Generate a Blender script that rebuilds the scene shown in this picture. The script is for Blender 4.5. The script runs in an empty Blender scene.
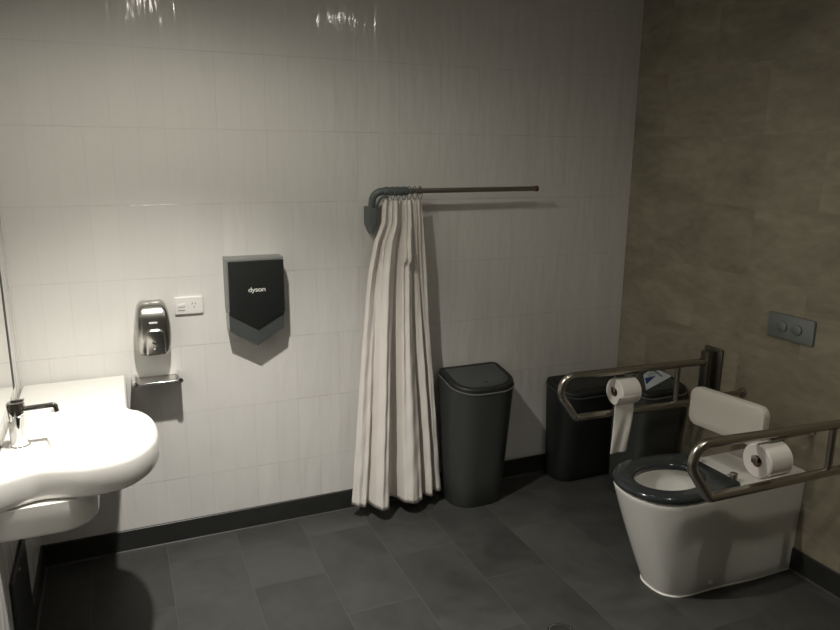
import bpy, bmesh, math, random
from mathutils import Vector, Matrix
random.seed(7)
PI = math.pi
scene = bpy.context.scene
COL = scene.collection

# ------------------------------------------------------------------ camera
cam_data = bpy.data.cameras.new('camera')
cam_data.sensor_width = 36.0
cam_data.lens = 708.6 / 840 * 36.0
cam_data.clip_start = 0.01
cam = bpy.data.objects.new('camera', cam_data)
COL.objects.link(cam)
_yaw, _pitch, _roll = 0.407879, 0.226179, 0.0095629
_w = Vector((math.sin(_yaw)*math.cos(_pitch), math.cos(_yaw)*math.cos(_pitch), -math.sin(_pitch)))
_r = Vector((math.cos(_yaw), -math.sin(_yaw), 0)); _u = _r.cross(_w)
_r2 = _r*math.cos(_roll) + _u*math.sin(_roll); _u2 = -_r*math.sin(_roll) + _u*math.cos(_roll)
cam.matrix_world = Matrix(((_r2.x, _u2.x, -_w.x, -0.2262), (_r2.y, _u2.y, -_w.y, -3.0715),
                           (_r2.z, _u2.z, -_w.z, 1.7174), (0, 0, 0, 1)))
scene.camera = cam

# ------------------------------------------------------------------ light and exposure
world = bpy.data.worlds.new('world'); scene.world = world
world.use_nodes = True
world.node_tree.nodes['Background'].inputs[0].default_value = (0.9, 0.95, 1, 1)
world.node_tree.nodes['Background'].inputs[1].default_value = 0.0
vs = scene.view_settings
vs.view_transform = 'Standard'; vs.look = 'None'; vs.gamma = 1; vs.use_curve_mapping = False
vs.exposure = 0.16
CEIL = 2.477
WARM = (1.0, 0.955, 0.885)
#              x      y     beam W  cone  spill W   (each fitting: a main beam plus a wide weak spill)
DOWNLIGHTS = [(-0.01, -1.09, 198, 105, 18),
              (1.12, -1.20, 0.4, 112, 0.3),
              (1.50, -2.26, 25, 106, 4.5)]

# ------------------------------------------------------------------ node helpers
def new_mat(name):
    m = bpy.data.materials.new(name); m.use_nodes = True
    return m, m.node_tree.nodes, m.node_tree.links, m.node_tree.nodes['Principled BSDF']

def plain(name, col, rough=0.5, metal=0.0, var=0.0, vscale=20, bump=0.0, bscale=200, stretch=(1,1,1), **kw):
    m, N, L, b = new_mat(name)
    b.inputs['Base Color'].default_value = (*col, 1)
    b.inputs['Roughness'].default_value = rough
    b.inputs['Metallic'].default_value = metal
    for k, v in kw.items(): b.inputs[k.replace('_', ' ')].default_value = v
    tc = N.new('ShaderNodeTexCoord')
    mp = N.new('ShaderNodeMapping'); mp.inputs['Scale'].default_value = stretch
    L.new(tc.outputs['Object'], mp.inputs[0])
    if var:
        n = N.new('ShaderNodeTexNoise'); n.inputs['Scale'].default_value = vscale; n.inputs['Detail'].default_value = 5
        L.new(mp.outputs[0], n.inputs['Vector'])
        r = N.new('ShaderNodeMapRange'); r.inputs[1].default_value = 0.3; r.inputs[2].default_value = 0.7
        r.inputs[3].default_value = 1-var; r.inputs[4].default_value = 1+var
        L.new(n.outputs[0], r.inputs[0])
        mx = N.new('ShaderNodeVectorMath'); mx.operation = 'SCALE'; mx.inputs[0].default_value = col
        L.new(r.outputs[0], mx.inputs['Scale']); L.new(mx.outputs[0], b.inputs['Base Color'])
    if bump:
        n = N.new('ShaderNodeTexNoise'); n.inputs['Scale'].default_value = bscale; n.inputs['Detail'].default_value = 3
        L.new(mp.outputs[0], n.inputs['Vector'])
        bp = N.new('ShaderNodeBump'); bp.inputs['Strength'].default_value = bump; bp.inputs['Distance'].default_value = 0.002
        L.new(n.outputs[0], bp.inputs['Height']); L.new(bp.outputs[0], b.inputs['Normal'])
    return m

def wall_coords(N, L, axis):
    """returns sockets (u, v) in metres: u along the wall, v up"""
    tc = N.new('ShaderNodeTexCoord'); s = N.new('ShaderNodeSeparateXYZ')
    L.new(tc.outputs['Object'], s.inputs[0])
    return s.outputs['X' if axis == 'x' else 'Y'], s.outputs['Z'], tc

def M_(N, L, op, a, b=None, c=None):
    n = N.new('ShaderNodeMath'); n.operation = op
    for i, x in enumerate((a, b, c)):
        if x is None: continue
        if hasattr(x, 'is_linked'): L.new(x, n.inputs[i])
        else: n.inputs[i].default_value = x
    return n.outputs[0]

def line_mask(N, L, coord, period, offset, half):
    """1 on a joint, 0 off it (soft edge)"""
    f = M_(N, L, 'PINGPONG', M_(N, L, 'SUBTRACT', coord, offset), period/2)
    r = N.new('ShaderNodeMapRange'); r.interpolation_type = 'SMOOTHSTEP'
    r.inputs[1].default_value = 0; r.inputs[2].default_value = half
    r.inputs[3].default_value = 1; r.inputs[4].default_value = 0
    L.new(f, r.inputs[0]); return r.outputs[0]

def white_tile(name, axis, uoff):
    """glossy hand-finished white ceramic, 100 x 300 mm, stacked"""
    m, N, L, b = new_mat(name)
    u, v, tc = wall_coords(N, L, axis)
    ju = line_mask(N, L, u, 0.1, uoff, 0.0013)
    jv = line_mask(N, L, v, 0.3, 0.0, 0.0017)
    # per tile ids
    iu = M_(N, L, 'FLOOR', M_(N, L, 'DIVIDE', M_(N, L, 'SUBTRACT', u, uoff), 0.1))
    iv = M_(N, L, 'FLOOR', M_(N, L, 'DIVIDE', v, 0.3))
    cid = N.new('ShaderNodeCombineXYZ'); L.new(iu, cid.inputs[0]); L.new(iv, cid.inputs[1])
    wn = N.new('ShaderNodeTexWhiteNoise'); wn.noise_dimensions = '3D'; L.new(cid.outputs[0], wn.inputs['Vector'])
    sep = N.new('ShaderNodeSeparateColor'); L.new(wn.outputs['Color'], sep.inputs[0])
    # colour
    tone = M_(N, L, 'MULTIPLY_ADD', sep.outputs[0], 0.016, 0.722)
    tone = M_(N, L, 'SUBTRACT', tone, M_(N, L, 'MULTIPLY', ju, 0.03))
    tone = M_(N, L, 'SUBTRACT', tone, M_(N, L, 'MULTIPLY', jv, 0.08))
    vm = N.new('ShaderNodeVectorMath'); vm.operation = 'SCALE'; vm.inputs[0].default_value = (1.0, 0.985, 0.95)
    L.new(tone, vm.inputs['Scale']); L.new(vm.outputs[0], b.inputs['Base Color'])
    b.inputs['Roughness'].default_value = 0.10
    # relief: streaky glaze, tilted tiles, recessed joints
    mp = N.new('ShaderNodeMapping'); L.new(tc.outputs['Object'], mp.inputs[0]); mp.inputs['Scale'].default_value = (1, 1, 0.24)
    n1 = N.new('ShaderNodeTexNoise'); n1.inputs['Scale'].default_value = 24; n1.inputs['Detail'].default_value = 2
    L.new(mp.outputs[0], n1.inputs['Vector'])
    n2 = N.new('ShaderNodeTexNoise'); n2.inputs['Scale'].default_value = 9; n2.inputs['Detail'].default_value = 2
    L.new(mp.outputs[0], n2.inputs['Vector'])
    fu = M_(N, L, 'SUBTRACT', M_(N, L, 'DIVIDE', M_(N, L, 'SUBTRACT', u, uoff), 0.1), iu)
    fv = M_(N, L, 'SUBTRACT', M_(N, L, 'DIVIDE', v, 0.3), iv)
    h = M_(N, L, 'MULTIPLY', n1.outputs[0], 0.0031)
    h = M_(N, L, 'MULTIPLY_ADD', n2.outputs[0], 0.0070, h)
    h = M_(N, L, 'MULTIPLY_ADD', M_(N, L, 'MULTIPLY', M_(N, L, 'SUBTRACT', sep.outputs[1], 0.5), fu), 0.0006, h)
    h = M_(N, L, 'MULTIPLY_ADD', M_(N, L, 'MULTIPLY', M_(N, L, 'SUBTRACT', sep.outputs[2], 0.5), fv), 0.0070, h)
    h = M_(N, L, 'SUBTRACT', h, M_(N, L, 'MULTIPLY', M_(N, L, 'MAXIMUM', ju, M_(N, L, 'MULTIPLY', jv, 1.6)), 0.0003))
    bp = N.new('ShaderNodeBump'); bp.inputs['Strength'].default_value = 1; bp.inputs['Distance'].default_value = 1
    L.new(h, bp.inputs['Height']); L.new(bp.outputs[0], b.inputs['Normal'])
    return m

def stone_tile(name, axis, period_u, period_v, off_u, off_v, stagger_v, base, spread, rough, joint_col, noise_scale, tint=(1,1,1), hueamp=0.0, bump=0.1, stain=0.12):
    """large rectified stone-look tiles; rows run along u, staggered by half every row of v"""
    m, N, L, b = new_mat(name)
    tc = N.new('ShaderNodeTexCoord'); s = N.new('ShaderNodeSeparateXYZ'); L.new(tc.outputs['Object'], s.inputs[0])
    if axis == 'floor': U, V = s.outputs['Y'], s.outputs['X']
    elif axis == 'y': U, V = s.outputs['Y'], s.outputs['Z']
    else: U, V = s.outputs['X'], s.outputs['Z']
    row = M_(N, L, 'FLOOR', M_(N, L, 'DIVIDE', M_(N, L, 'SUBTRACT', V, off_v), period_v))
    par = M_(N, L, 'FLOORED_MODULO', row, 2.0)
    uu = M_(N, L, 'SUBTRACT', M_(N, L, 'SUBTRACT', U, off_u), M_(N, L, 'MULTIPLY', par, stagger_v))
    ju = line_mask(N, L, uu, period_u, 0.0, 0.0022)
    jv = line_mask(N, L, V, period_v, off_v, 0.0022)
    col = M_(N, L, 'FLOOR', M_(N, L, 'DIVIDE', uu, period_u))
    cid = N.new('ShaderNodeCombineXYZ'); L.new(row, cid.inputs[0]); L.new(col, cid.inputs[1])
    wn = N.new('ShaderNodeTexWhiteNoise'); L.new(cid.outputs[0], wn.inputs['Vector'])
    # shift the stone pattern from tile to tile
    add = N.new('ShaderNodeVectorMath'); add.operation = 'MULTIPLY_ADD'
    L.new(wn.outputs['Color'], add.inputs[0]); add.inputs[1].default_value = (7, 7, 7)
    st = N.new('ShaderNodeVectorMath'); st.operation = 'MULTIPLY'; st.inputs[1].default_value = (1, 1, 2.3 if axis == 'y' else 1)
    L.new(tc.outputs['Object'], st.inputs[0]); L.new(st.outputs[0], add.inputs[2])
    n1 = N.new('ShaderNodeTexNoise'); n1.inputs['Scale'].default_value = noise_scale; n1.inputs['Detail'].default_value = 7; n1.inputs['Roughness'].default_value = 0.6
    n1.inputs['Distortion'].default_value = 0.6
    L.new(add.outputs[0], n1.inputs['Vector'])
    n2 = N.new('ShaderNodeTexNoise'); n2.inputs['Scale'].default_value = noise_scale*6; n2.inputs['Detail'].default_value = 5
    L.new(add.outputs[0], n2.inputs['Vector'])
    t = M_(N, L, 'MULTIPLY_ADD', M_(N, L, 'SUBTRACT', wn.outputs['Value'], 0.5), spread, 1.0)
    t = M_(N, L, 'MULTIPLY_ADD', M_(N, L, 'SUBTRACT', n1.outputs[0], 0.5), stain*4, t)
    t = M_(N, L, 'MULTIPLY_ADD', M_(N, L, 'SUBTRACT', n2.outputs[0], 0.5), stain*1.4, t)
    sc = N.new('ShaderNodeVectorMath'); sc.operation = 'SCALE'; sc.inputs[0].default_value = base; L.new(t, sc.inputs['Scale'])
    mx = N.new('ShaderNodeMix'); mx.data_type = 'RGBA'
    L.new(M_(N, L, 'MAXIMUM', ju, jv), mx.inputs['Factor'])
    L.new(sc.outputs[0], mx.inputs['A']); mx.inputs['B'].default_value = (*joint_col, 1)
    L.new(mx.outputs['Result'], b.inputs['Base Color'])
    rr = M_(N, L, 'MULTIPLY_ADD', n1.outputs[0], 0.25, rough-0.12); L.new(rr, b.inputs['Roughness'])
    bp = N.new('ShaderNodeBump'); bp.inputs['Strength'].default_value = bump; bp.inputs['Distance'].default_value = 0.004
    hh = M_(N, L, 'SUBTRACT', n2.outputs[0], M_(N, L, 'MAXIMUM', ju, jv))
    L.new(hh, bp.inputs['Height']); L.new(bp.outputs[0], b.inputs['Normal'])
    return m

MAT = dict(
    tile_back=white_tile('glazed_white_tile', 'x', -0.008),
    tile_side=white_tile('glazed_white_tile_side', 'y', 0.0),
    stone=stone_tile('beige_stone_tile', 'y', 0.6, 0.3, -0.82, 0.0, 0.3, (0.285, 0.255, 0.190), 0.10, 0.42, (0.262, 0.232, 0.172), 2.6, bump=0.03, stain=0.34),
    floor=stone_tile('charcoal_floor_tile', 'floor', 0.6, 0.298, -0.787, 0.173-0.298, 0.3, (0.049, 0.050, 0.047), 0.34, 0.46, (0.080, 0.079, 0.073), 3.0, bump=0.12, stain=0.30),
    skirt=plain('charcoal_skirting', (0.024, 0.025, 0.024), 0.42, var=0.15, vscale=9),
    sealant=plain('grey_sealant', (0.06, 0.06, 0.057), 0.3),
    paint=plain('matt_paint', (0.62, 0.60, 0.56), 0.8, var=0.02, vscale=3),
    paint_dark=plain('grey_paint', (0.20, 0.19, 0.17), 0.7, var=0.04, vscale=3),
    ceramic=plain('white_ceramic', (0.78, 0.77, 0.735), 0.09, var=0.005, vscale=4, Coat_Weight=0.3),
    chrome=plain('chrome', (0.80, 0.80, 0.80), 0.06, 1.0),
    shelf=plain('polished_steel_shelf', (0.55, 0.54, 0.51), 0.15, 1.0),
    steel=plain('brushed_steel', (0.40, 0.375, 0.33), 0.27, 1.0, bump=0.05, bscale=300, stretch=(0.1, 1, 1)),
    steel_soap=plain('stainless_housing', (0.50, 0.49, 0.46), 0.24, 1.0),
    steel_dark=plain('dark_steel_plate', (0.16, 0.15, 0.135), 0.35, 1.0),
    black_panel=plain('black_satin', (0.017, 0.019, 0.018), 0.33),
    dryer_side=plain('silver_grey_plastic', (0.23, 0.24, 0.23), 0.35, 0.3),
    dryer_low=plain('dark_gloss_grey', (0.10, 0.11, 0.108), 0.16, 0.25),
    letter=plain('light_lettering', (0.72, 0.73, 0.71), 0.4),
    bin=plain('charcoal_plastic', (0.050, 0.055, 0.052), 0.42, var=0.05, vscale=6, bump=0.05, bscale=500),
    bin_lid=plain('charcoal_plastic_lid', (0.050, 0.058, 0.057), 0.36, var=0.05, vscale=6),
    bin_gap=plain('black_plastic', (0.012, 0.013, 0.013), 0.5),
    bin_rim=plain('pale_grey_rim', (0.11, 0.115, 0.11), 0.4),  # rim lip in a paler grey than the bin body
    bin_black=plain('black_bin_plastic', (0.019, 0.021, 0.021), 0.4, var=0.06, vscale=6),
    seat=plain('slate_seat_plastic', (0.026, 0.031, 0.034), 0.14),
    pad=plain('offwhite_plastic', (0.70, 0.68, 0.61), 0.35),
    white_plastic=plain('white_plastic', (0.78, 0.77, 0.74), 0.3),
    slot=plain('dark_slot', (0.02, 0.02, 0.02), 0.5),
    paper=plain('tissue_paper', (0.80, 0.77, 0.73), 0.9, bump=0.25, bscale=260),
    core=plain('cardboard_core', (0.27, 0.17, 0.12), 0.85),
    grey_plastic=plain('grey_plastic_fitting', (0.105, 0.125, 0.125), 0.4),
    rod=plain('satin_rod', (0.36, 0.345, 0.30), 0.32, 1.0),
    cap=plain('rust_brown_cap', (0.16, 0.045, 0.025), 0.5),
    fabric=plain('white_curtain_fabric', (0.74, 0.70, 0.66), 0.85, bump=0.15, bscale=700),
    flush=plain('satin_chrome_plate', (0.26, 0.28, 0.275), 0.38, 0.7),
    card=plain('printed_card', (0.62, 0.68, 0.72), 0.5),
    ink=plain('blue_ink', (0.02, 0.035, 0.22), 0.5),
    ink_grey=plain('grey_ink', (0.16, 0.20, 0.24), 0.5),
    mirror=plain('mirror_silver', (0.88, 0.88, 0.86), 0.015, 1.0),
    mirror_edge=plain('dark_mirror_edge', (0.03, 0.03, 0.03), 0.7),
    water=plain('water', (0.75, 0.78, 0.76), 0.02, Transmission_Weight=0.9, IOR=1.33),
)
# hem / weave colour of the curtain a touch translucent
_f = MAT['fabric']; _f.node_tree.nodes['Principled BSDF'].inputs['Subsurface Weight'].default_value = 0.0

def lens_mat():
    m = bpy.data.materials.new('lamp_lens'); m.use_nodes = True
    N = m.node_tree.nodes; b = N['Principled BSDF']
    b.inputs['Base Color'].default_value = (0.9, 0.88, 0.8, 1)
    b.inputs['Emission Color'].default_value = (*WARM, 1)
    return m

# ------------------------------------------------------------------ mesh helpers
def link(name, bm, mat, parent=None, smooth=None, mods=None):
    bmesh.ops.remove_doubles(bm, verts=bm.verts, dist=1e-6)
    bmesh.ops.recalc_face_normals(bm, faces=bm.faces)
    me = bpy.data.meshes.new(name); bm.to_mesh(me); bm.free()
    o = bpy.data.objects.new(name, me); COL.objects.link(o)
    for m in (mat if isinstance(mat, (list, tuple)) else [mat]): me.materials.append(m)
    if smooth is not None:
        me.shade_smooth()
        try: me.set_sharp_from_angle(angle=math.radians(smooth))
        except Exception: pass
    if parent is not None:
        o.parent = parent
        o.matrix_parent_inverse = Matrix.Translation(-Vector(parent.location)) if parent.type == 'EMPTY' and not parent.parent else Matrix.Identity(4)
        if parent.parent is not None or parent.type != 'EMPTY':
            o.matrix_parent_inverse = Matrix.Identity(4)
    return o

def tag(o, label=None, cat=None, group=None, kind=None):
    if label: o['label'] = label
    if cat: o['category'] = cat
    if group: o['group'] = group
    if kind: o['kind'] = kind
    return o

def thing(name, label, cat, loc=(0, 0, 0), group=None):
    o = bpy.data.objects.new(name, None); COL.objects.link(o)
    o.location = loc; o.empty_display_size = 0.05
    return tag(o, label, cat, group)

def box(bm, lo, hi, bev=0, seg=2):
    v = [bm.verts.new((x, y, z)) for x in (lo[0], hi[0]) for y in (lo[1], hi[1]) for z in (lo[2], hi[2])]
    fs = [bm.faces.new([v[i] for i in f]) for f in ((0,1,3,2),(4,6,7,5),(0,4,5,1),(2,3,7,6),(0,2,6,4),(1,5,7,3))]
    if bev:
        es = list({e for f in fs for e in f.edges})
        bmesh.ops.bevel(bm, geom=es, offset=bev, segments=seg, affect='EDGES', profile=0.5)

def loft(bm, rings, cap0=True, cap1=True, closed=True):
    vr = [[bm.verts.new(p) for p in r] for r in rings]
    n = len(vr[0])
    for a, b in zip(vr, vr[1:]):
        for i in range(n if closed else n-1):
            j = (i+1) % n
            bm.faces.new((a[i], a[j], b[j], b[i]))
    if cap0: bm.faces.new(vr[0][::-1])
    if cap1: bm.faces.new(vr[-1])
    return vr

def fill_between(bm, outer, inner):
    es = []
    for ring in (outer, inner):
        for i in range(len(ring)):
            e = bm.edges.get((ring[i], ring[(i+1) % len(ring)])) or bm.edges.new((ring[i], ring[(i+1) % len(ring)]))
            es.append(e)
    bmesh.ops.triangle_fill(bm, use_beauty=True, use_dissolve=False, edges=es)

def tube(bm, pts, r, n=16, caps=True):
    pts = [Vector(p) for p in pts]
    rr = r if isinstance(r, (list, tuple)) else [r]*len(pts)
    rings = []; prev = None
    for i, p in enumerate(pts):
        t = (pts[min(i+1, len(pts)-1)] - pts[max(i-1, 0)]).normalized()
        if prev is None:
            a = Vector((0, 0, 1)) if abs(t.z) < 0.9 else Vector((1, 0, 0))
            s = t.cross(a).normalized()
        else:
            s = (prev - t*prev.dot(t)).normalized()
        prev = s; q = t.cross(s)
        rings.append([p + rr[i]*(math.cos(k*2*PI/n)*s + math.sin(k*2*PI/n)*q) for k in range(n)])
    loft(bm, rings, caps, caps)

def fillet(path, radii, seg=10):
    """polyline with rounded corners"""
    P = [Vector(p) for p in path]; out = [P[0]]
    for i in range(1, len(P)-1):
        a, b, c = P[i-1], P[i], P[i+1]; R = radii[i-1]
        d1 = (a-b).normalized(); d2 = (c-b).normalized()
        ang = d1.angle(d2); tl = R/math.tan(ang/2)
        cen = b + (d1+d2).normalized()*(R/math.sin(ang/2))
        s = b+d1*tl; e = b+d2*tl
        v1 = s-cen; v2 = e-cen; tot = v1.angle(v2); ax = v1.cross(v2).normalized()
        for k in range(seg+1):
            out.append(cen + Matrix.Rotation(tot*k/seg, 3, ax) @ v1)
    out.append(P[-1]); return out

def disc(bm, c, axis, r, depth, n=24, bev=0.0):
    """short cylinder from c along axis with an optional rounded front rim"""
    ax = Vector(axis).normalized(); c = Vector(c)
    a = Vector((0, 0, 1)) if abs(ax.z) < 0.9 else Vector((1, 0, 0))
    s = ax.cross(a).normalized(); q = ax.cross(s)
    prof = [(0, r), (depth-bev, r)] + ([(depth-bev*0.3, r-bev*0.3), (depth, r-bev)] if bev else [(depth, r)])
    loft(bm, [[c + ax*h + rad*(math.cos(k*2*PI/n)*s + math.sin(k*2*PI/n)*q) for k in range(n)] for h, rad in prof])

def offset_poly(poly, d):
    """inward offset of a counter-clockwise 2D polygon"""
    n = len(poly); out = []
    for i in range(n):
        a, b, c = Vector(poly[i-1]), Vector(poly[i]), Vector(poly[(i+1) % n])
        n1 = Vector((-(b-a).y, (b-a).x)); n2 = Vector((-(c-b).y, (c-b).x))
        if n1.length: n1.normalize()
        if n2.length: n2.normalize()
        nn = n1+n2
        if nn.length < 1e-6: nn = n1
        nn.normalize()
        k = max(0.5, nn.dot(n1))
        out.append(tuple(b + nn*(d/k)))
    return out

def smooth_closed(ctrl, per=8):
    """Catmull-Rom through closed control points"""
    n = len(ctrl); out = []
    for i in range(n):
        p0, p1, p2, p3 = (Vector(ctrl[(i+k-1) % n]) for k in range(4))
        for k in range(per):
            t = k/per
            out.append(tuple(0.5*((2*p1) + (-p0+p2)*t + (2*p0-5*p1+4*p2-p3)*t*t + (-p0+3*p1-3*p2+p3)*t**3)))
    return out

def rrect(x0, y0, x1, y1, r, seg=6):
    """rounded rectangle, ccw; r may be 4 radii starting at (x0,y0),(x1,y0),(x1,y1),(x0,y1)"""
    R = r if isinstance(r, (list, tuple)) else [r]*4
    out = []
    for (cx, cy, rr, a0) in ((x0+R[0], y0+R[0], R[0], PI), (x1-R[1], y0+R[1], R[1], 1.5*PI), (x1-R[2], y1-R[2], R[2], 0), (x0+R[3], y1-R[3], R[3], PI/2)):
        for k in range(seg+1):
            a = a0 + PI/2*k/seg
            out.append((cx+rr*math.cos(a), cy+rr*math.sin(a)))
    return out

def lerp(a, b, t): return a+(b-a)*t
def sstep(t): t = max(0, min(1, t)); return t*t*(3-2*t)

# ------------------------------------------------------------------ the room
XL, XR, YF, TH = -0.615, 2.311, -3.7, 0.12
def slab(name, lo, hi, mat):
    bm = bmesh.new(); box(bm, lo, hi); o = link(name, bm, mat); return tag(o, kind='structure')
slab('wall_back', (XL-TH, 0, -TH), (XR+TH, TH, CEIL+TH), MAT['tile_back'])
slab('wall_left', (XL-TH, YF, -TH), (XL, 0, CEIL+TH), MAT['tile_side'])
slab('wall_right', (XR, YF, -TH), (XR+TH, 0, CEIL+TH), MAT['stone'])
slab('wall_front', (XL-TH, YF-TH, -TH), (XR+TH, YF, CEIL+TH), MAT['paint_dark'])
slab('floor', (XL, YF, -TH), (XR, 0, 0), MAT['floor'])
slab('ceiling', (XL, YF, CEIL), (XR, 0, CEIL+TH), MAT['paint'])
def skirting(name, a, b, nrm):
    """tile skirting, 100 mm high, with a sealant bead along the floor"""
    a, b, nrm = Vector(a), Vector(b), Vector(nrm)
    prof = [(0, 0), (0.010, 0), (0.010, 0.098), (0.008, 0.1), (0, 0.1)]
    bm = bmesh.new(); loft(bm, [[p + nrm*d + Vector((0, 0, z)) for d, z in prof] for p in (a, b)])
    o = tag(link(name, bm, MAT['skirt']), kind='structure')
    bm = bmesh.new()
    prof = [(0.010, 0), (0.017, 0), (0.0155, 0.0035), (0.010, 0.007)]
    loft(bm, [[p + nrm*d + Vector((0, 0, z)) for d, z in prof] for p in (a, b)])
    link('sealant_bead', bm, MAT['sealant'], o)
skirting('baseboard_back', (XL, 0, 0), (XR, 0, 0), (0, -1, 0))
skirting('baseboard_left', (XL, -0.45, 0), (XL, -0.017, 0), (1, 0, 0))
skirting('baseboard_right', (XR, YF, 0), (XR, -0.017, 0), (-1, 0, 0))

# ceiling downlights
for i, (x, y, W, cone, SW) in enumerate(DOWNLIGHTS):
    lab = ['round recessed ceiling downlight above the wash basin side', 'round recessed ceiling downlight above the toilet, nearer the white tiled wall',
           'round recessed ceiling downlight above the toilet, farther from the white tiled wall'][i]
    t = thing('ceiling_downlight', lab, 'ceiling light', (x, y, CEIL))
    bm = bmesh.new()
    n = 32; prof = [(0.041, 0.0), (0.056, 0.0), (0.056, -0.004), (0.050, -0.007), (0.043, -0.007), (0.041, -0.003)]
    ringv = [[Vector((x+r*math.cos(k*2*PI/n), y+r*math.sin(k*2*PI/n), CEIL+z)) for k in range(n)] for r, z in prof]
    loft(bm, ringv + [ringv[0]], False, False)
    link('trim_ring', bm, MAT['white_plastic'], t, 40)
    bm = bmesh.new(); disc(bm, (x, y, CEIL-0.001), (0, 0, -1), 0.040, 0.001, 24)
    m = lens_mat(); m.node_tree.nodes['Principled BSDF'].inputs['Emission Strength'].default_value = [120, 90, 14][i]
    link('lens', bm, m, t)
    for nm, w, cn in (('beam_lamp', W, cone), ('spill_lamp', SW, 168)):
        ld = bpy.data.lights.new(nm, 'SPOT'); ld.energy = w; ld.color = WARM if (i == 0 and nm == 'beam_lamp') else (1.0, 0.95, 0.81)
        ld.spot_size = math.radians(cn); ld.spot_blend = 1.0 if nm == 'beam_lamp' else 0.5; ld.shadow_soft_size = 0.03
        lo = bpy.data.objects.new(nm, ld); COL.objects.link(lo)
        lo.parent = t; lo.location = (0, 0, -0.045)

# ------------------------------------------------------------------ wash basin
def build_basin():
    t = thing('wash_basin', 'white ceramic wall-hung wash basin with a shelf and rounded bowl, under the mirror', 'wash basin', (XL, -0.5, 0.8))
    ctrl = [(-0.231, -0.005), (-0.231, -0.15), (-0.231, -0.30), (-0.2305, -0.395), (-0.222, -0.437), (-0.188, -0.475), (-0.158, -0.545), (-0.145, -0.640),
            (-0.153, -0.745), (-0.187, -0.83), (-0.240, -0.887), (-0.312, -0.912), (-0.384, -0.909), (-0.444, -0.892), (-0.494, -0.886), (-0.545, -0.905), (-0.590, -0.930)]
    c3 = [Vector(p) for p in ctrl]; out = []
    for i in range(len(c3)-1):
        p0 = c3[max(i-1, 0)]; p1 = c3[i]; p2 = c3[i+1]; p3 = c3[min(i+2, len(c3)-1)]
        for k in range(6):
            s = k/6
            out.append(tuple(0.5*((2*p1)+(-p0+p2)*s+(2*p0-5*p1+4*p2-p3)*s*s+(-p0+3*p1-3*p2+p3)*s**3)))
    out.append(tuple(c3[-1])); out += [(XL+0.0015, -0.934), (XL+0.0015, -0.6), (XL+0.0015, -0.3), (XL+0.0015, -0.005), (-0.42, -0.005)]
    out = out[::-1]      # ccw
    # make ccw check
    area = sum(out[i-1][0]*out[i][1]-out[i][0]*out[i-1][1] for i in range(len(out)))
    if area < 0: out = out[::-1]
    Z = 0.805
    def ring(d, z):
        q = offset_poly(out, d) if d else out
        return [Vector((max(x, XL+0.0015), min(y, -0.003), z)) for x, y in q]
    bm = bmesh.new()
    rings = [ring(0.055, 0.700), ring(0.03, 0.700), ring(0.016, 0.703), ring(0.006, 0.712), ring(0.001, 0.726), ring(0, 0.76), ring(0.0005, 0.788),
             ring(0.004, 0.799), ring(0.010, 0.8045), ring(0.016, Z)]
    vr = loft(bm, rings, True, False)
    # bowl opening: rounded, close to the outer rim
    cx, cy = -0.325, -0.672
    def bowl(k, z, dx=0.0):
        r = []
        for i in range(56):
            a = 2*PI*i/56; ca, sa = math.cos(a), math.sin(a)
            rx = 0.158; ry = 0.212
            e = 2.35
            rad = (abs(ca)**e + abs(sa)**e)**(-1/e)
            r.append(Vector((cx+dx+rx*rad*ca*k, cy+ry*rad*sa*k, z)))
        return r
    inner = [bowl(1.0, Z), bowl(0.985, Z-0.003), bowl(0.965, Z-0.010), bowl(0.93, Z-0.035), bowl(0.88, Z-0.060), bowl(0.78, Z-0.081), bowl(0.6, Z-0.093), bowl(0.35, Z-0.099), bowl(0.13, Z-0.101)]
    iv = [[bm.verts.new(p) for p in r] for r in inner]
    for a, b in zip(iv, iv[1:]):
        for i in range(56): bm.faces.new((a[i], b[i], b[(i+1) % 56], a[(i+1) % 56]))
    bm.faces.new(iv[-1])
    fill_between(bm, vr[-1], iv[0])
    link('basin_body', bm, MAT['ceramic'], t, 35)
    # rounded trap cover below the bowl
    bm = bmesh.new(); rs = []
    for z, k in ((0.7, 1.0), (0.672, 1.0), (0.645, 0.985), (0.615, 0.955), (0.596, 0.90), (0.587, 0.80), (0.585, 0.5)):
        x1 = lerp(-0.42, -0.335, k); y0 = lerp(-0.72, -0.900, k); y1 = lerp(-0.62, -0.45, k)
        rs.append([Vector((x, y, z)) for x, y in rrect(XL+0.0015, y0, x1+0.03*(k-1), y1, [0.012, 0.10, 0.10, 0.012], 8)])
    loft(bm, rs, True, True)
    link('trap_cover', bm, MAT['ceramic'], t, 40)
    bm = bmesh.new(); disc(bm, (cx, cy, Z-0.102), (0, 0, 1), 0.021, 0.004, 24, 0.002)
    link('waste_plug', bm, MAT['chrome'], t, 40)
    # tap, a thing of its own standing on the shelf
    tp = thing('basin_tap', 'chrome basin mixer tap with a cylindrical body and straight spout', 'tap', (-0.552, -0.672, Z))
    bm = bmesh.new(); x, y = -0.552, -0.672
    n = 32
    prof = [(0.0, 0.030), (0.005, 0.030), (0.007, 0.0255), (0.104, 0.0255), (0.105, 0.0245), (0.107, 0.0245), (0.108, 0.026), (0.140, 0.026), (0.146, 0.0235), (0.148, 0.019)]
    loft(bm, [[Vector((x+r*math.cos(k*2*PI/n), y+r*math.sin(k*2*PI/n), Z+h)) for k in range(n)] for h, r in prof])
    link('tap_body', bm, MAT['chrome'], tp, 40)
    bm = bmesh.new()
    tube(bm, fillet([(x+0.02, y, Z+0.118), (x+0.106, y, Z+0.121), (x+0.108, y, Z+0.103)], [0.006], 6), 0.0115, 18)
    link('spout', bm, MAT['chrome'], tp, 50)
    bm = bmesh.new(); disc(bm, (x+0.108, y, Z+0.1035), (0, 0, -1), 0.0122, 0.005, 20, 0.001)
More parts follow.
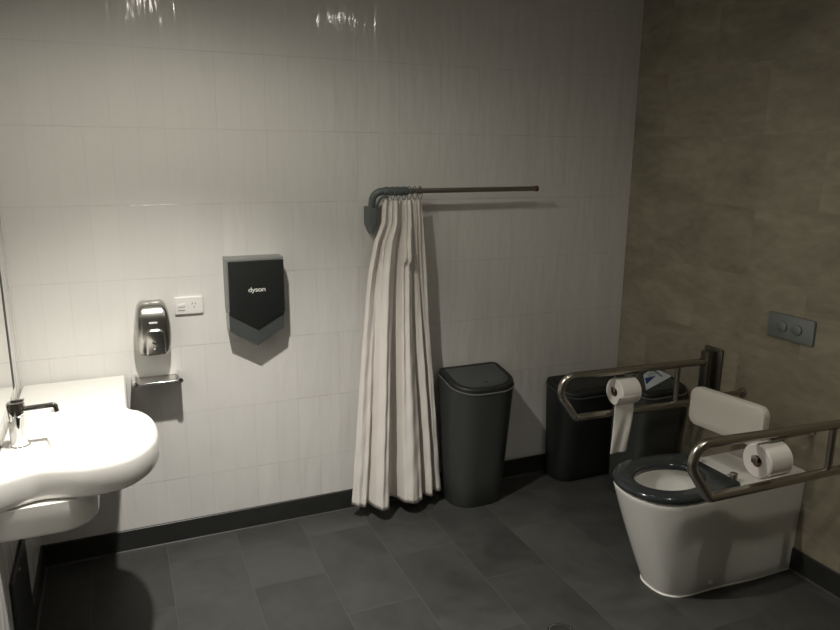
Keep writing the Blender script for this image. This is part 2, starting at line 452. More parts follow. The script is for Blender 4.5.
    link('aerator', bm, MAT['chrome'], tp, 40)
    bm = bmesh.new(); box(bm, (x-0.012, y-0.007, Z+0.147), (x+0.026, y+0.007, Z+0.154), 0.002)
    link('lever', bm, MAT['chrome'], tp, 40)
build_basin()

# mirror on the left wall
t = thing('wall_mirror', 'tall frameless mirror with a dark edge on the left wall above the basin', 'mirror', (XL, -1.0, 0.9))
bm = bmesh.new(); box(bm, (XL+0.001, -1.60, 0.880), (XL+0.014, -0.262, 2.05)); link('backing', bm, MAT['mirror_edge'], t)
bm = bmesh.new(); box(bm, (XL+0.014, -1.597, 0.883), (XL+0.0155, -0.325, 2.043)); link('glass', bm, MAT['mirror'], t)

# dark access panel low on the left wall
t = thing('access_panel', 'black access panel low on the left wall below the basin', 'access panel', (XL, -0.62, 0))
bm = bmesh.new(); box(bm, (XL+0.001, -0.785, 0.003), (XL+0.012, -0.453, 0.400), 0.002); link('panel', bm, MAT['black_panel'], t)
bm = bmesh.new(); disc(bm, (XL+0.012, -0.645, 0.37), (1, 0, 0), 0.006, 0.003, 16, 0.001); link('screw', bm, MAT['chrome'], t, 40)

# ------------------------------------------------------------------ soap dispenser
def build_soap():
    t = thing('soap_dispenser', 'stainless steel soap dispenser on the wall, above the small chrome bar', 'soap dispenser', (-0.115, 0, 0.9))
    # front outline per height: half width, depth
    cx = -0.113
    sec = [(0.893, 0.046, 0.060), (0.897, 0.054, 0.080), (0.91, 0.060, 0.092), (0.94, 0.0655, 0.098), (0.98, 0.068, 0.100), (1.02, 0.0675, 0.098), (1.05, 0.065, 0.094),
           (1.075, 0.061, 0.086), (1.093, 0.056, 0.074), (1.106, 0.048, 0.056), (1.112, 0.038, 0.038)]
    bm = bmesh.new(); rs = []
    for z, hw, d in sec:
        rs.append([Vector((x, y, z)) for x, y in rrect(cx-hw, -d, cx+hw, -0.001, [0.026*hw/0.068, 0.026*hw/0.068, 0.003, 0.003], 6)])
    loft(bm, rs); link('housing', bm, MAT['steel_soap'], t, 45)
    # press lever
    bm = bmesh.new(); rs = []
    for y, k in ((-0.088, 1.0), (-0.110, 1.0), (-0.1135, 0.95), (-0.115, 0.85)):
        pts = []
        for x, z in rrect(-0.037, -0.052, 0.037, 0.054, [0.008, 0.008, 0.022, 0.022], 6):
            pts.append(Vector((cx+0.004+x*k, y, 0.955+z*k)))
        rs.append(pts)
    loft(bm, rs); link('press_lever', bm, MAT['steel_soap'], t, 40)
    bm = bmesh.new(); disc(bm, (cx+0.004, -0.112, 0.934), (0, -1, 0), 0.0095, 0.012, 18, 0.003); link('spout', bm, MAT['chrome'], t, 40)
    bm = bmesh.new()
    bm2 = bm
    for sx in (-1, 1):
        vs_ = [bm.verts.new((cx+0.004+sx*a, -0.1155, z)) for a, z in ((0.001, 0.946), (0.013, 0.955), (0.013, 0.962), (0.001, 0.955))]
        bm.faces.new(vs_)
    bmesh.ops.solidify(bm, geom=bm.faces[:], thickness=0.0004)
    link('push_mark', bm, MAT['slot'], t)
    bm = bmesh.new(); box(bm, (cx-0.016, -0.0975, 1.032), (cx+0.016, -0.0955, 1.039)); link('name_badge', bm, MAT['letter'], t)
build_soap()

# small chrome shelf
t = thing('chrome_shelf', 'small chrome shelf with a front rail, on the wall below the soap dispenser', 'shelf', (-0.11, 0, 0.76))
for x in (-0.198, -0.026):
    bm = bmesh.new(); disc(bm, (x, -0.0005, 0.790), (0, -1, 0), 0.0115, 0.128, 24, 0.002); link('post', bm, MAT['chrome'], t, 40)
bm = bmesh.new(); tube(bm, [(-0.198, -0.120, 0.789), (-0.026, -0.120, 0.789)], 0.0048, 14); link('front_rail', bm, MAT['chrome'], t, 50)
bm = bmesh.new(); box(bm, (-0.196, -0.117, 0.781), (-0.028, -0.001, 0.784), 0.0008); link('shelf_plate', bm, MAT['shelf'], t, 40)

# power point
t = thing('power_outlet', 'white double-gang power outlet plate between soap dispenser and hand dryer', 'power outlet', (0.036, 0, 1.078))
x0, x1, z0, z1 = -0.020, 0.094, 1.041, 1.116
bm = bmesh.new()
rs = [[Vector((x, -y, z)) for x, z in rrect(x0+i, z0+i, x1-i, z1-i, 0.005, 4)] for y, i in ((0.0005, 0), (0.0085, 0), (0.0105, 0.0015), (0.011, 0.004))]
loft(bm, rs); link('plate', bm, MAT['white_plastic'], t, 40)
bm = bmesh.new(); box(bm, (x0+0.013, -0.0135, 1.074), (x0+0.042, -0.0108, 1.087), 0.0008); link('rocker_switch', bm, MAT['white_plastic'], t, 40)
bm = bmesh.new(); box(bm, (x0+0.012, -0.0115, 1.057), (x0+0.040, -0.0108, 1.0605)); link('marking', bm, MAT['dryer_side'], t)
for dx, dz, an in ((-0.0065, 0.006, 0.5), (0.0065, 0.006, -0.5), (0, -0.009, 0)):
    bm = bmesh.new(); box(bm, (-0.0010, -0.0115, -0.0042), (0.0010, -0.0108, 0.0042))
    bmesh.ops.rotate(bm, verts=bm.verts, cent=(0, 0, 0), matrix=Matrix.Rotation(an, 3, 'Y'))
    bmesh.ops.translate(bm, verts=bm.verts, vec=(x0+0.077+dx, 0, 1.080+dz)); link('pin_slot', bm, MAT['slot'], t)

# ------------------------------------------------------------------ hand dryer
def build_dryer():
    t = thing('hand_dryer', 'black and silver hand dryer with a pointed lower edge, on the white tiled wall', 'hand dryer', (0.31, 0, 1.1))
    L_, R_ = 0.185, 0.424; C_ = (L_+R_)/2
    def prism(name, pts, y0, y1, mat, bev, par=t):
        bm = bmesh.new()
        area = sum(pts[i-1][0]*pts[i][1]-pts[i][0]*pts[i-1][1] for i in range(len(pts)))
        if area < 0: pts = pts[::-1]
        rs = []
        for y, i in ((y0, 0), (y1+bev, 0), (y1+bev*0.3, bev*0.3), (y1, bev)):
            rs.append([Vector((x, y, z)) for x, z in (offset_poly(pts, i) if i else pts)])
        loft(bm, rs); return link(name, bm, mat, par, 30)
    prism('casing', [(L_, 1.278), (R_, 1.278), (R_, 1.06), (R_-0.003, 1.045), (C_, 0.985), (L_+0.003, 1.045), (L_, 1.06)], -0.001, -0.092, MAT['dryer_side'], 0.004)
    # lower air outlet wedge, set back towards the tip
    bm = bmesh.new()
    top = [(L_+0.002, -0.001, 1.02), (L_+0.002, -0.0935, 1.055), (C_, -0.0935, 0.992), (R_-0.002, -0.0935, 1.055), (R_-0.002, -0.001, 1.02), (C_, -0.001, 0.965)]
    mid = [(L_+0.004, -0.001, 0.968), (L_+0.004, -0.082, 0.968), (C_, -0.082, 0.900), (R_-0.006, -0.082, 0.968), (R_-0.006, -0.001, 0.968), (C_, -0.001, 0.900)]
    bot = [(L_+0.010, -0.001, 0.958), (L_+0.010, -0.074, 0.960), (C_, -0.074, 0.893), (R_-0.012, -0.074, 0.960), (R_-0.012, -0.001, 0.958), (C_, -0.001, 0.893)]
    loft(bm, [[Vector(p) for p in r] for r in (top, mid, bot)])
    link('air_outlet', bm, MAT['dryer_low'], t)
    prism('front_panel', [(L_+0.007, 1.268), (R_-0.001, 1.268), (R_-0.001, 1.044), (C_, 0.978), (L_+0.005, 1.048)], -0.092, -0.101, MAT['black_panel'], 0.002)
    cu = bpy.data.curves.new('t', 'FONT'); cu.body = 'dyson'; cu.size = 0.030; cu.extrude = 0.0004; cu.offset = 0.0001
    cu.align_x = 'CENTER'; cu.space_character = 0.92
    o = bpy.data.objects.new('t', cu); COL.objects.link(o)
    bpy.context.view_layer.update()
    me = bpy.data.meshes.new_from_object(o.evaluated_get(bpy.context.evaluated_depsgraph_get()))
    bpy.data.objects.remove(o)
    bm = bmesh.new(); bm.from_mesh(me)
    bmesh.ops.scale(bm, verts=bm.verts, vec=(1.12, 0.95, 1))
    bmesh.ops.rotate(bm, verts=bm.verts, cent=(0, 0, 0), matrix=Matrix.Rotation(PI/2, 3, 'X'))
    bmesh.ops.translate(bm, verts=bm.verts, vec=(C_+0.002, -0.1014, 1.136))
    tag(link('lettering', bm, MAT['letter'], t), 'white lettering dyson')
build_dryer()

# ------------------------------------------------------------------ shower rail and curtain
RY = -0.098
def build_rail():
    t = thing('shower_curtain_rail', 'horizontal steel shower curtain rail with a grey elbow and brown end cap', 'curtain rail', (0.83, 0, 1.4))
    z = 1.546
    bm = bmesh.new(); tube(bm, [(0.91, RY, z), (1.660, RY, z+0.004)], 0.0115, 18); link('rod', bm, MAT['rod'], t, 50)
    bm = bmesh.new(); disc(bm, (1.660, RY, z+0.004), (1, 0, 0), 0.014, 0.014, 20, 0.004); tag(link('end_cap', bm, MAT['cap'], t, 40), 'brown end cap')
    # corrugated grey sleeve
    bm = bmesh.new(); pts = []; rad = []
    x = 0.878
    while x < 0.996:
        k = (x-0.878)/0.0235 % 1
        pts.append((x, RY, z)); rad.append(0.0195 if 0.12 < k < 0.85 else 0.0165); x += 0.003
    tube(bm, pts, rad, 20); link('sleeve', bm, MAT['grey_plastic'], t, 30)
    # two collars where the sleeve meets the rod
    for x in (1.010, 1.047):
        bm = bmesh.new(); disc(bm, (x, RY, z), (1, 0, 0), 0.0155, 0.009, 20, 0.002); link('collar', bm, MAT['rod'], t, 40)
    # elbow turning down and back to the wall housing
    bm = bmesh.new(); tube(bm, fillet([(0.89, RY, z), (0.832, RY+0.006, z), (0.836, -0.055, 1.465)], [0.042], 12), 0.0165, 18); link('elbow', bm, MAT['grey_plastic'], t, 50)
    bm = bmesh.new(); tube(bm, fillet([(0.895, RY-0.010, z-0.022), (0.862, RY-0.006, z-0.024), (0.852, -0.066, 1.465)], [0.024], 8), 0.0065, 12); link('brace', bm, MAT['grey_plastic'], t, 50)
    # five-sided housing fixed to the wall
    bm = bmesh.new(); cx = 0.838
    pts = [(cx-0.019, 1.476), (cx-0.019, 1.396), (cx, 1.355), (cx+0.019, 1.396), (cx+0.019, 1.476)]
    rs = [[Vector((x, y, zz)) for x, zz in (offset_poly(pts, i) if i else pts)] for y, i in ((-0.001, 0), (-0.070, 0), (-0.074, 0.002), (-0.076, 0.006))]
    loft(bm, rs); link('wall_housing', bm, MAT['grey_plastic'], t, 30)
build_rail()

def build_curtain():
    # u across the cloth, v down it.  folds are wide at the hem and tight at the rail
    NU, NV = 260, 70
    z0, z1 = 1.508, 0.068
    # fold centres (fraction across) and depth of each, seen at the hem
    HEM = [(0, -.10), (.04, -.132), (.12, -.136), (.17, -.112), (.205, -.18), (.27, -.205), (.335, -.195), (.38, -.125), (.44, -.090), (.49, -.105), (.53, -.178),
           (.60, -.198), (.68, -.192), (.735, -.165), (.77, -.10), (.81, -.148), (.87, -.152), (.90, -.095), (.94, -.130), (1, -.115)]
    def hem(u):
        u = max(0, min(1, u))
        for k in range(len(HEM)-1):
            if u <= HEM[k+1][0] or k == len(HEM)-2:
                t_ = (u-HEM[k][0])/(HEM[k+1][0]-HEM[k][0])
                p0 = HEM[max(k-1, 0)][1]; p1 = HEM[k][1]; p2 = HEM[k+1][1]; p3 = HEM[min(k+2, len(HEM)-1)][1]
                return 0.5*((2*p1)+(-p0+p2)*t_+(2*p0-5*p1+4*p2-p3)*t_*t_+(-p0+3*p1-3*p2+p3)*t_**3)+0.142
    def foldy(u, v):
        a = lerp(0.17, 1.0, v**0.75)
        y = a*hem(u + 0.025*(1-v)*math.sin(u*8+v*4))
        y += lerp(0.0075, 0.003, v)*math.sin(u*2*PI*8.3+1.7+v*2.6)
        y += 0.0035*math.sin(u*2*PI*15+v*5+1)*(0.5+0.5*math.sin(v*7+u*9))
        return y
    def left(v):
        for (a, xa), (b, xb) in zip(KL, KL[1:]):
            if v <= b: return lerp(xa, xb, (v-a)/(b-a))
        return KL[-1][1]
    KL = [(0, 0.880), (0.07, 0.872), (0.13, 0.832), (0.22, 0.806), (0.32, 0.792), (0.5, 0.768), (0.75, 0.740), (1.0, 0.711)]
    KR = [(0, 1.062), (0.2, 1.086), (0.4, 1.102), (0.6, 1.125), (0.8, 1.150), (1.0, 1.174)]
    def right(v):
        for (a, xa), (b, xb) in zip(KR, KR[1:]):
            if v <= b: return lerp(xa, xb, (v-a)/(b-a))
        return KR[-1][1]
    bm = bmesh.new(); grid = []
    for j in range(NV+1):
        v = j/NV; row = []
        for i in range(NU+1):
            u = i/NU
            uu = u
            x = lerp(left(v), right(v), uu)
            y = RY + foldy(u, v) - 0.042*v
            # loose left fold pulled towards the housing near the top
            if u < 0.16: y -= 0.018*(1-u/0.16)*math.exp(-((v-0.16)/0.09)**2)
            # slack pocket in the middle below the rail
            s = math.exp(-((u-0.60)/0.075)**4)*sstep((v-0.05)/0.13)*(1-sstep((v-0.185)/0.018))
            y += -0.026*s
            y += 0.0025*math.sin(23*u+17*v)*math.sin(31*v+5*u)*(0.3+v)
            z = lerp(z0, z1, v) + 0.003*math.sin(u*2*PI*5.6+0.5)*v + 0.003*math.sin(u*2*PI*5.6)*(1-v)
            row.append(bm.verts.new((x, min(y, -0.018), z)))
        grid.append(row)
    for j in range(NV):
        for i in range(NU):
            bm.faces.new((grid[j][i], grid[j+1][i], grid[j+1][i+1], grid[j][i+1]))
    t = thing('shower_curtain', 'white fabric shower curtain gathered in folds at the left end of the rail', 'shower curtain', (0.92, RY, 0))
    o = link('curtain_cloth', bm, MAT['fabric'], t, 180)
    md = o.modifiers.new('thickness', 'SOLIDIFY'); md.thickness = 0.0016; md.offset = 0
    # hooks
    for i in range(7):
        x = 0.894 + i*0.0265
        bm = bmesh.new(); c = Vector((x, RY, 1.538)); R = 0.0255; rr = 0.0017; n = 24
        rs = []
        for k in range(n+1):
            a = 2*PI*k/n; d = Vector((0.12*math.sin(a*1.0), math.cos(a), math.sin(a)*1.15)).normalized()
            cc = c + Vector((0, math.cos(a)*R, math.sin(a)*R*1.12))
            rs.append([cc + rr*(math.cos(b*2*PI/8)*d + math.sin(b*2*PI/8)*Vector((1, 0, 0))) for b in range(8)])
        loft(bm, rs, False, False); link('curtain_hook', bm, MAT['grey_plastic'], t, 60)
build_curtain()

# ------------------------------------------------------------------ bins
def bin_mesh(t, W, D, ZB, ZF, bw, bd, mats, front_r=0.12, back_r=0.035, lidin=0.022):
    """D-plan bin, centred on x, back at y=0, front towards -y; lid slopes from ZB (back) to ZF (front)"""
    mb, ml, mg, mr = mats
    def plan(k, ins=0):
        w = lerp(bw, W, k); d = lerp(bd, D, k)
        dy = 0.004
        return rrect(-w/2+ins, -d-dy+ins, w/2-ins, -dy-ins, [max(front_r*w/W-ins, .01), max(front_r*w/W-ins, .01), max(back_r-ins, .006), max(back_r-ins, .006)], 8)
    def ztop(y, dz=0): return lerp(ZB, ZF, -y/D)+dz
    bm = bmesh.new()
    rs = [[Vector((x, y, 0.0)) for x, y in plan(0, 0.006)], [Vector((x, y, 0.008)) for x, y in plan(0)]]
    for k in (0.25, 0.5, 0.75): rs.append([Vector((x, y, k*(ZF-0.03))) for x, y in plan(k)])
    rs.append([Vector((x, y, ztop(y, -0.028))) for x, y in plan(1)])
    loft(bm, rs); link('bin_body', bm, mb, t, 40)
    bm = bmesh.new()     # rim lip
    prof = [(0.0, -0.028), (-0.004, -0.026), (-0.004, -0.022), (0.0, -0.020)]
    rs = [[Vector((x, y, ztop(y, dz))) for x, y in plan(1, i)] for i, dz in prof]
    loft(bm, rs); link('rim', bm, mr, t, 40)
    bm = bmesh.new()     # lid frame
    prof = [(0.001, -0.020), (0.001, -0.006), (0.004, -0.001), (0.009, 0.001), (lidin, 0.0), (lidin+0.002, -0.004), (lidin+0.004, -0.005)]
    rs = [[Vector((x, y, ztop(y, dz))) for x, y in plan(1, i)] for i, dz in prof]
    loft(bm, rs); link('lid_frame', bm, mg, t, 40)
    bm = bmesh.new()     # lid flap
    prof = [(lidin+0.006, -0.0045), (lidin+0.006, 0.0005), (lidin+0.010, 0.003), (lidin+0.03, 0.004)]
    rs = [[Vector((x, y, ztop(y, dz))) for x, y in plan(1, i)] for i, dz in prof]
    loft(bm, rs); fl = link('lid_flap', bm, ml, t, 40)
    bm = bmesh.new(); disc(bm, (0.0, -D+0.06, ztop(-D+0.06, 0.003)), (0, 0, 1), 0.009, 0.002, 16, 0.001); link('catch_dimple', bm, mg, t, 40)

def place(t, loc, rz=0):
    t.location = loc; t.rotation_euler = (0, 0, rz)

BM = (MAT['bin'], MAT['bin_lid'], MAT['bin_gap'], MAT['bin_rim'])
t = thing('waste_bin', 'charcoal plastic waste bin with a curved lid, standing beside the shower curtain', 'bin')
bin_mesh(t, 0.335, 0.268, 0.679, 0.634, 0.285, 0.210, BM)
place(t, (1.350, -0.020, 0), 0.0)
t = thing('waste_bin', 'charcoal plastic bin in the corner with a printed card on its lid', 'bin')
bin_mesh(t, 0.275, 0.262, 0.655, 0.600, 0.245, 0.215, BM, 0.05, 0.03)
place(t, (2.166, -0.303, 0), 0.0)
BB = (MAT['bin_black'], MAT['bin_black'], MAT['bin_gap'], MAT['bin_lid'])
t = thing('waste_bin', 'low wide black bin against the tiled wall behind the far grab rail', 'bin')
bin_mesh(t, 0.46, 0.215, 0.555, 0.512, 0.42, 0.160, BB, 0.10, 0.035, 0.03)
place(t, (2.050, -0.014, 0), 0.0)

# card on the corner bin
def lidz(y): return lerp(0.655, 0.600, -(y+0.303)/0.262) + 0.0035
t = thing('printed_card', 'white printed card with a blue triangle lying on the corner bin lid', 'card', (2.18, -0.42, 0.64))
A, B, C_, D_ = (2.150, -0.400), (2.262, -0.345), (2.292, -0.445), (2.060, -0.530)
def cardp(u, v, h):
    p = [lerp(lerp(A[i], B[i], u), lerp(D_[i], C_[i], u), v) for i in (0, 1)]
    return Vector((p[0], p[1], lidz(p[1])+h))
def card_patch(name, uv, h0, h1, mat, par):
    bm = bmesh.new(); loft(bm, [[cardp(u, v, h) for u, v in uv] for h in (h0, h1)]); return link(name, bm, mat, par)
card_patch('sheet', [(0, 0), (1, 0), (1, 1), (0, 1)], 0.0005, 0.0015, MAT['card'], t)
card_patch('blue_triangle', [(0.05, 0.26), (0.62, 0.52), (0.05, 0.68)], 0.0016, 0.0020, MAT['ink'], t)
for k in range(6):
    u0 = 0.30+0.10*k
    card_patch('print_line', [(u0, 0.12), (u0+0.035, 0.12), (u0+0.035, 0.42+0.05*(k % 2)), (u0, 0.42+0.05*(k % 2))], 0.0016, 0.0019, MAT['ink_grey'], t)
card_patch('print_heading', [(0.72, 0.15), (0.80, 0.15), (0.80, 0.75), (0.72, 0.75)], 0.0020, 0.0023, MAT['ink_grey'], t)

# ------------------------------------------------------------------ grab rails
def build_grab(y, dx, label, lz, zl=(0.803, 0.785, 0.607, 0.588)):
    t = thing('grab_rail', label, 'grab rail', (XR, y, 0.7))
    ztl, ztr, zbl, zbr = zl
    def tz(x): return lerp(ztl, ztr, (x-1.45)/(XR-1.45))
    def bz(x): return lerp(zbl, zbr, (x-1.45)/(XR-1.45))
    bm = bmesh.new()
    tube(bm, fillet([(XR-0.05, y, tz(XR-0.05)), (1.395+dx, y, tz(1.395)), (1.545+dx, y, bz(1.545)), (XR-0.05, y, bz(XR-0.05))], [0.062, 0.030], 14), 0.0165, 20)
    link('loop_tube', bm, MAT['steel'], t, 50)
    sx = 2.095+dx*0.7
    bm = bmesh.new(); tube(bm, [(sx, y, tz(sx)-0.012), (sx, y, bz(sx)+0.012)], 0.0125, 18); link('strut', bm, MAT['steel'], t, 50)
    bm = bmesh.new(); box(bm, (XR-0.012, y-0.055, 0.545+lz), (XR-0.0005, y+0.055, 0.858+lz), 0.004); link('wall_plate', bm, MAT['steel_dark'], t, 30)
    bm = bmesh.new(); box(bm, (XR-0.064, y-0.024, 0.565+lz), (XR-0.010, y+0.024, 0.845+lz), 0.006); link('hinge_block', bm, MAT['steel_dark'], t, 30)
    # roll holder: short plate under the top tube, arm and spindle
    rx = 1.742+dx; zt = tz(rx+0.1)
    bm = bmesh.new(); box(bm, (rx+0.045, y-0.014, zt-0.022), (rx+0.122, y+0.014, zt-0.014), 0.002)
    tube(bm, fillet([(rx+0.116, y, zt-0.018), (rx+0.116, y, zt-0.080), (rx-0.006, y, zt-0.080)], [0.012], 6), 0.006, 12)
    box(bm, (rx-0.010, y-0.012, zt-0.094), (rx-0.004, y+0.012, zt-0.070), 0.002)
    link('roll_holder', bm, MAT['steel'], t, 40)
    return rx, zt-0.080
def build_roll(x, y, z, label, tail):
    """paper roll whose axis runs along x; the holder spindle passes through its core"""
    t = thing('toilet_roll', label, 'toilet roll', (x, y, z), 'toilet rolls on the grab rail holders')
    n = 48; Rr, rc, Ln = 0.0600, 0.0205, 0.104; off = rc-0.0065
    zc = z-off
    bm = bmesh.new()
    prof = [(0, rc), (0, Rr-0.004), (0.004, Rr), (Ln-0.004, Rr), (Ln, Rr-0.004), (Ln, rc)]
    rs = [[Vector((x+h, y+r*math.cos(k*2*PI/n), zc+r*math.sin(k*2*PI/n))) for k in range(n)] for h, r in prof]
    vr = loft(bm, rs, False, False)
    link('paper', bm, MAT['paper'], t, 40)
    bm = bmesh.new()
    prof = [(0.0005, rc), (Ln-0.0005, rc), (Ln-0.0005, rc-0.0015), (0.0005, rc-0.0015)]
    rs = [[Vector((x+h, y+r*math.cos(k*2*PI/n), zc+r*math.sin(k*2*PI/n))) for k in range(n)] for h, r in prof]
    loft(bm, rs+[rs[0]], False, False); link('core', bm, MAT['core'], t, 40)
    if tail:
        bm = bmesh.new(); rows = []
        M = 40
        for j in range(M+1):
            s = j/M
            row = []
            for i in range(17):
                u = i/16
                if s < 0.2:
                    a = lerp(PI*1.02, PI*1.27, s/0.2)
                    p = Vector((0, (Rr+0.001)*math.cos(a), (Rr+0.001)*math.sin(a)))
                else:
                    q = (s-0.2)/0.8
                    p = Vector((0, (Rr+0.001)*math.cos(PI*1.27)-0.006*math.sin(q*2.6), (Rr+0.001)*math.sin(PI*1.27)-q*tail))
                w = 0.104*(1-0.12*sstep((s-0.25)/0.5))
                xx = x-0.022 + 0.100/2 + (u-0.5)*w - 0.016*sstep((s-0.2)/0.8) - 0.002
                crinkle = 0.004*math.sin(u*9+s*4)*sstep((s-0.2)*2)
                row.append(bm.verts.new((xx, y+p.y+crinkle, zc+p.z)))
            rows.append(row)
        for j in range(M):
            for i in range(16): bm.faces.new((rows[j][i], rows[j][i+1], rows[j+1][i+1], rows[j+1][i]))
        o = link('paper_tail', bm, MAT['paper'], t, 180)
        md = o.modifiers.new('thickness', 'SOLIDIFY'); md.thickness = 0.0008; md.offset = 0
    else:
        bm = bmesh.new(); rows = []
        for j in range(9):
            a = lerp(-PI*0.45, -PI*0.15, j/8)
            rr = Rr+0.0012 + (0.002 if j == 8 else 0)
            rows.append([bm.verts.new((x+0.002+0.1*i/6, y-rr*math.cos(a), zc+rr*math.sin(a))) for i in range(7)])
        for j in range(8):
            for i in range(6): bm.faces.new((rows[j][i], rows[j][i+1], rows[j+1][i+1], rows[j+1][i]))
        o = link('loose_end', bm, MAT['paper'], t, 180)
        md = o.modifiers.new('thickness', 'SOLIDIFY'); md.thickness = 0.0008; md.offset = 0
    del t['group']

rx, rz_ = build_grab(-0.685, 0.0, 'brushed steel looped grab rail on the far side of the toilet, near the bins', -0.018, (0.796, 0.776, 0.602, 0.582))
build_roll(rx, -0.685, rz_, 'white toilet roll with a hanging paper tail on the far grab rail', 0.225)
rx, rz_ = build_grab(-1.485, -0.045, 'brushed steel looped grab rail on the near side of the toilet', -0.01, (0.817, 0.778, 0.617, 0.603))
build_roll(rx+0.004, -1.485, rz_+0.004, 'white toilet roll without a hanging tail on the near grab rail', 0)

# ------------------------------------------------------------------ toilet
TY = -1.088
def toilet_plan(k, ins=0.0, x_end=None):
    """U outline, ccw seen from above. k: 0 foot, 1 top"""
    e = k
    xf = lerp(1.660, 1.492, e)+ins; hw = lerp(0.110, 0.182, math.sin(k*PI/2)**0.9)-ins; hr = lerp(0.126, 0.140, k)-ins
    xc = lerp(1.80, 1.695, e); xe = (x_end if x_end else XR-0.002)
    half = []
    for i in range(25):                               # front half ellipse, from side to nose
        a = PI/2 + (PI/2)*i/24
        ex = lerp(2.6, 2.2, k)
        c, s = abs(math.cos(a)), abs(math.sin(a))
        rad = (c**ex + s**ex)**(-1/ex)
        half.append((xc + (xc-xf)*rad*math.cos(a), hw*rad*math.sin(a)))
    side = []
    for i in range(13):
        s = i/12; x = lerp(xe, xc, s)
        w = lerp(hw, hr, sstep((x-xc-0.06)/0.26))
        side.append((x, w))
    up = side[:-1]+half           # from rear +y side to nose
    dn = [(x, -y) for x, y in up[:-1]][::-1]
    pts = [(x, TY+y) for x, y in up+dn]
    return pts
def build_toilet():
    t = thing('toilet', 'white ceramic back-to-wall toilet with a dark slate seat between two grab rails', 'toilet', (1.95, TY, 0))
    bm = bmesh.new()
    ks = [0, 0.02, 0.15, 0.3, 0.45, 0.6, 0.75, 0.87, 0.95]
    rs = [[Vector((x, y, 0.003+k*0.445)) for x, y in toilet_plan(k)] for k in ks]
    rs.append([Vector((x, y, 0.440)) for x, y in toilet_plan(0.98)])
    for ins, z in ((0.003, 0.447), (0.008, 0.4515), (0.014, 0.453)):
        rs.append([Vector((x, y, z)) for x, y in [(min(p[0], XR-0.002), p[1]) for p in toilet_plan(1, ins)]])
    vr = loft(bm, rs, True, False)
    cx = 1.705
    def bowl(k, z, dx=0, n=48):
        return [Vector((cx+dx+0.150*k*math.cos(2*PI*i/n)*(1.0 if math.cos(2*PI*i/n) < 0 else 1.05), TY-0.004+0.110*k*math.sin(2*PI*i/n), z)) for i in range(n)]
    inner = [bowl(1, 0.453), bowl(1.0, 0.446), bowl(1.06, 0.43), bowl(1.04, 0.40), bowl(0.94, 0.35, 0.01), bowl(0.72, 0.29, 0.03), bowl(0.50, 0.25, 0.05), bowl(0.42, 0.20, 0.06), bowl(0.3, 0.17, 0.06)]
    iv = [[bm.verts.new(p) for p in r] for r in inner]
    for a, b in zip(iv, iv[1:]):
        for i in range(48): bm.faces.new((a[i], b[i], b[(i+1) % 48], a[(i+1) % 48]))
    bm.faces.new(iv[-1]); fill_between(bm, vr[-1], iv[0])
    link('pan', bm, MAT['ceramic'], t, 35)
    bm = bmesh.new(); bm.faces.new([bm.verts.new(p) for p in bowl(0.52, 0.262, 0.048)]); link('water_surface', bm, MAT['water'], t)
    # sealant line round the foot
    bm = bmesh.new()
    a = toilet_plan(0); pr = [(-0.005, 0.0003), (-0.004, 0.004), (0.002, 0.007), (0.004, 0.0003)]
    def oo(d): return [(min(x, XR-0.002), y) for x, y in offset_poly(toilet_plan(0, 0), d)]
    rr = [[Vector((x, y, z)) for x, y in oo(d)] for d, z in pr]
    loft(bm, rr+[rr[0]], False, False); link('sealant_line', bm, MAT['white_plastic'], t, 60)
    # seat ring
    bm = bmesh.new()
    def seat_out(ins):
        pts = []
        base = toilet_plan(1, ins-0.004)
        xb = 1.930-ins
        return [(min(x, xb), y) for x, y in base]
    so = seat_out(0)
    # smooth plan: clip rear to a straight edge, keep the same count
    def seat_ring(ins, z):
        return [Vector((x, y, z)) for x, y in seat_out(ins)]
    def hole(k, z, n=48):
        return [Vector((cx-0.004+0.140*k*math.cos(2*PI*i/n), TY-0.006+0.108*k*math.sin(2*PI*i/n), z)) for i in range(n)]
    outer = [seat_ring(0.004, 0.457), seat_ring(0.0, 0.461), seat_ring(0.0, 0.472), seat_ring(0.004, 0.479), seat_ring(0.012, 0.4835), seat_ring(0.024, 0.485)]
    ov = []
    for r in outer: ov.append([bm.verts.new(p) for p in r])
    n = len(ov[0])
    for p, q in zip(ov, ov[1:]):
        for i in range(n): 
            j = (i+1) % n
            try: bm.faces.new((p[i], p[j], q[j], q[i]))
            except Exception: pass
    hi = [hole(1.16, 0.4845), hole(1.08, 0.482), hole(1.02, 0.476), hole(1.0, 0.468), hole(1.02, 0.459), hole(1.06, 0.457)]
    hv = [[bm.verts.new(p) for p in r] for r in hi]
    for p, q in zip(hv, hv[1:]):
        for i in range(48): bm.faces.new((p[i], q[i], q[(i+1) % 48], p[(i+1) % 48]))
    bmesh.ops.remove_doubles(bm, verts=bm.verts, dist=1e-5)
    bm.verts.ensure_lookup_table()
    # cap top and bottom between boundary loops
    for lo_, hi_ in ((0.4842, 0.4853), (0.4565, 0.4575)):
        es = [e for e in bm.edges if e.is_boundary and all(lo_ <= v.co.z <= hi_ for v in e.verts)]
        bmesh.ops.triangle_fill(bm, use_beauty=True, edges=es)
    tag(link('seat', bm, MAT['seat'], t, 50), 'dark slate grey seat ring')
    # hinges
    for s in (-1, 1):
        bm = bmesh.new(); y = TY+s*0.096
        disc(bm, (1.950, y, 0.4525), (0, 0, 1), 0.015, 0.038, 20, 0.002)
        box(bm, (1.915, y-0.010, 0.468), (1.965, y+0.010, 0.487), 0.004)
        link('hinge', bm, MAT['chrome'], t, 40)
    bm = bmesh.new(); disc(bm, (1.86, TY-0.124, 0.045), (0, -1, 0.08), 0.010, 0.005, 18, 0.002); link('bolt_cap', bm, MAT['white_plastic'], t, 40)
build_toilet()

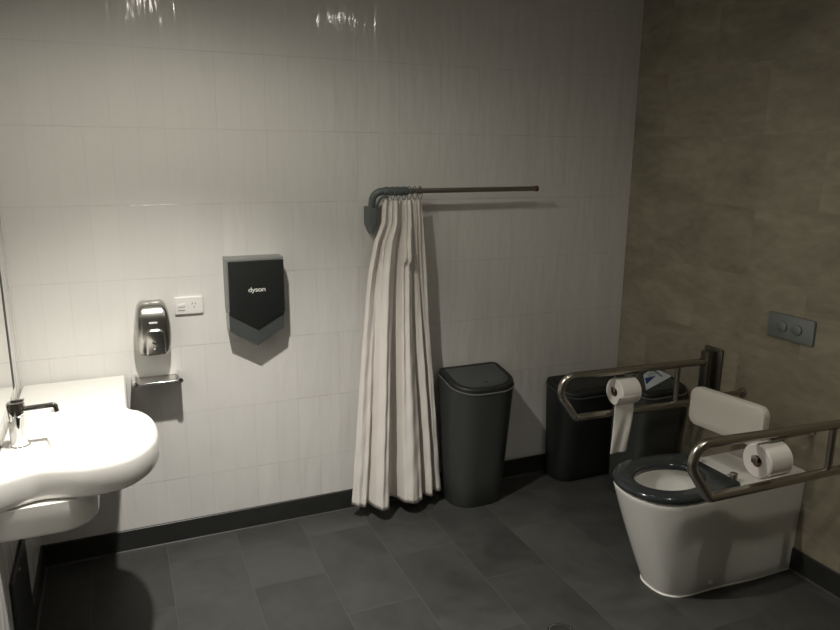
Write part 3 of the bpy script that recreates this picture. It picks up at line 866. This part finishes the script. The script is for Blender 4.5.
# backrest
t = thing('padded_backrest', 'off-white padded backrest with rounded corners above the toilet', 'backrest', (XR, -1.065, 0.69))
bm = bmesh.new()
rs = []
for x, i in ((2.036, 0.006), (2.034, 0.001), (2.028, 0), (2.006, 0), (2.001, 0.002), (1.998, 0.008), (1.997, 0.03)):
    rs.append([Vector((x, y, z+0.06*(-(y+1.065)))) for y, z in rrect(-1.248+i, 0.594+i, -0.868-i, 0.762-i, 0.04, 8)])
loft(bm, rs); link('pad', bm, MAT['pad'], t, 40)
for y, az in ((-0.868, 0.680), (-1.225, 0.632)):
    bm = bmesh.new(); tube(bm, [(2.032, y, az), (XR-0.006, y, az)], 0.012, 18); link('arm', bm, MAT['steel'], t, 50)
    bm = bmesh.new(); disc(bm, (XR-0.0005, y, az), (-1, 0, 0), 0.020, 0.012, 28, 0.003); link('flange', bm, MAT['steel'], t, 40)

# flush plate
t = thing('flush_plate', 'grey dual-button flush plate on the beige stone wall above the toilet', 'flush plate', (XR, -1.072, 1.02))
bm = bmesh.new()
rs = [[Vector((XR-h, y, z)) for y, z in rrect(-1.182+i, 0.970+i, -0.962-i, 1.075-i, 0.008, 4)] for h, i in ((0.0005, 0), (0.010, 0), (0.012, 0.001), (0.013, 0.004))]
loft(bm, rs); link('plate', bm, MAT['flush'], t, 40)
for y in (-1.037, -1.107):
    bm = bmesh.new(); disc(bm, (XR-0.0132, y, 1.023), (-1, 0, 0), 0.023, 0.0075, 28, 0.002); link('button', bm, MAT['flush'], t, 40)

# floor waste
t = thing('floor_drain', 'small round chrome floor drain in the dark tiled floor', 'floor drain', (1.17, -1.19, 0))
n = 40
bm = bmesh.new(); prof = [(0.040, 0.0005), (0.040, 0.0022), (0.046, 0.0026), (0.049, 0.0005)]
rs = [[Vector((1.165+r*math.cos(k*2*PI/n), -1.187+r*math.sin(k*2*PI/n), z)) for k in range(n)] for r, z in prof]
loft(bm, rs+[rs[0]], False, False); link('ring', bm, MAT['chrome'], t, 50)
bm = bmesh.new(); disc(bm, (1.165, -1.187, 0.0004), (0, 0, 1), 0.0395, 0.001, 32); link('tile_insert', bm, MAT['skirt'], t)

# parents sit at their own origins: keep every part where it was modelled
for o in list(COL.objects):
    if o.name.startswith('waste_bin'): 
        for c in o.children: c.matrix_parent_inverse = Matrix.Identity(4)
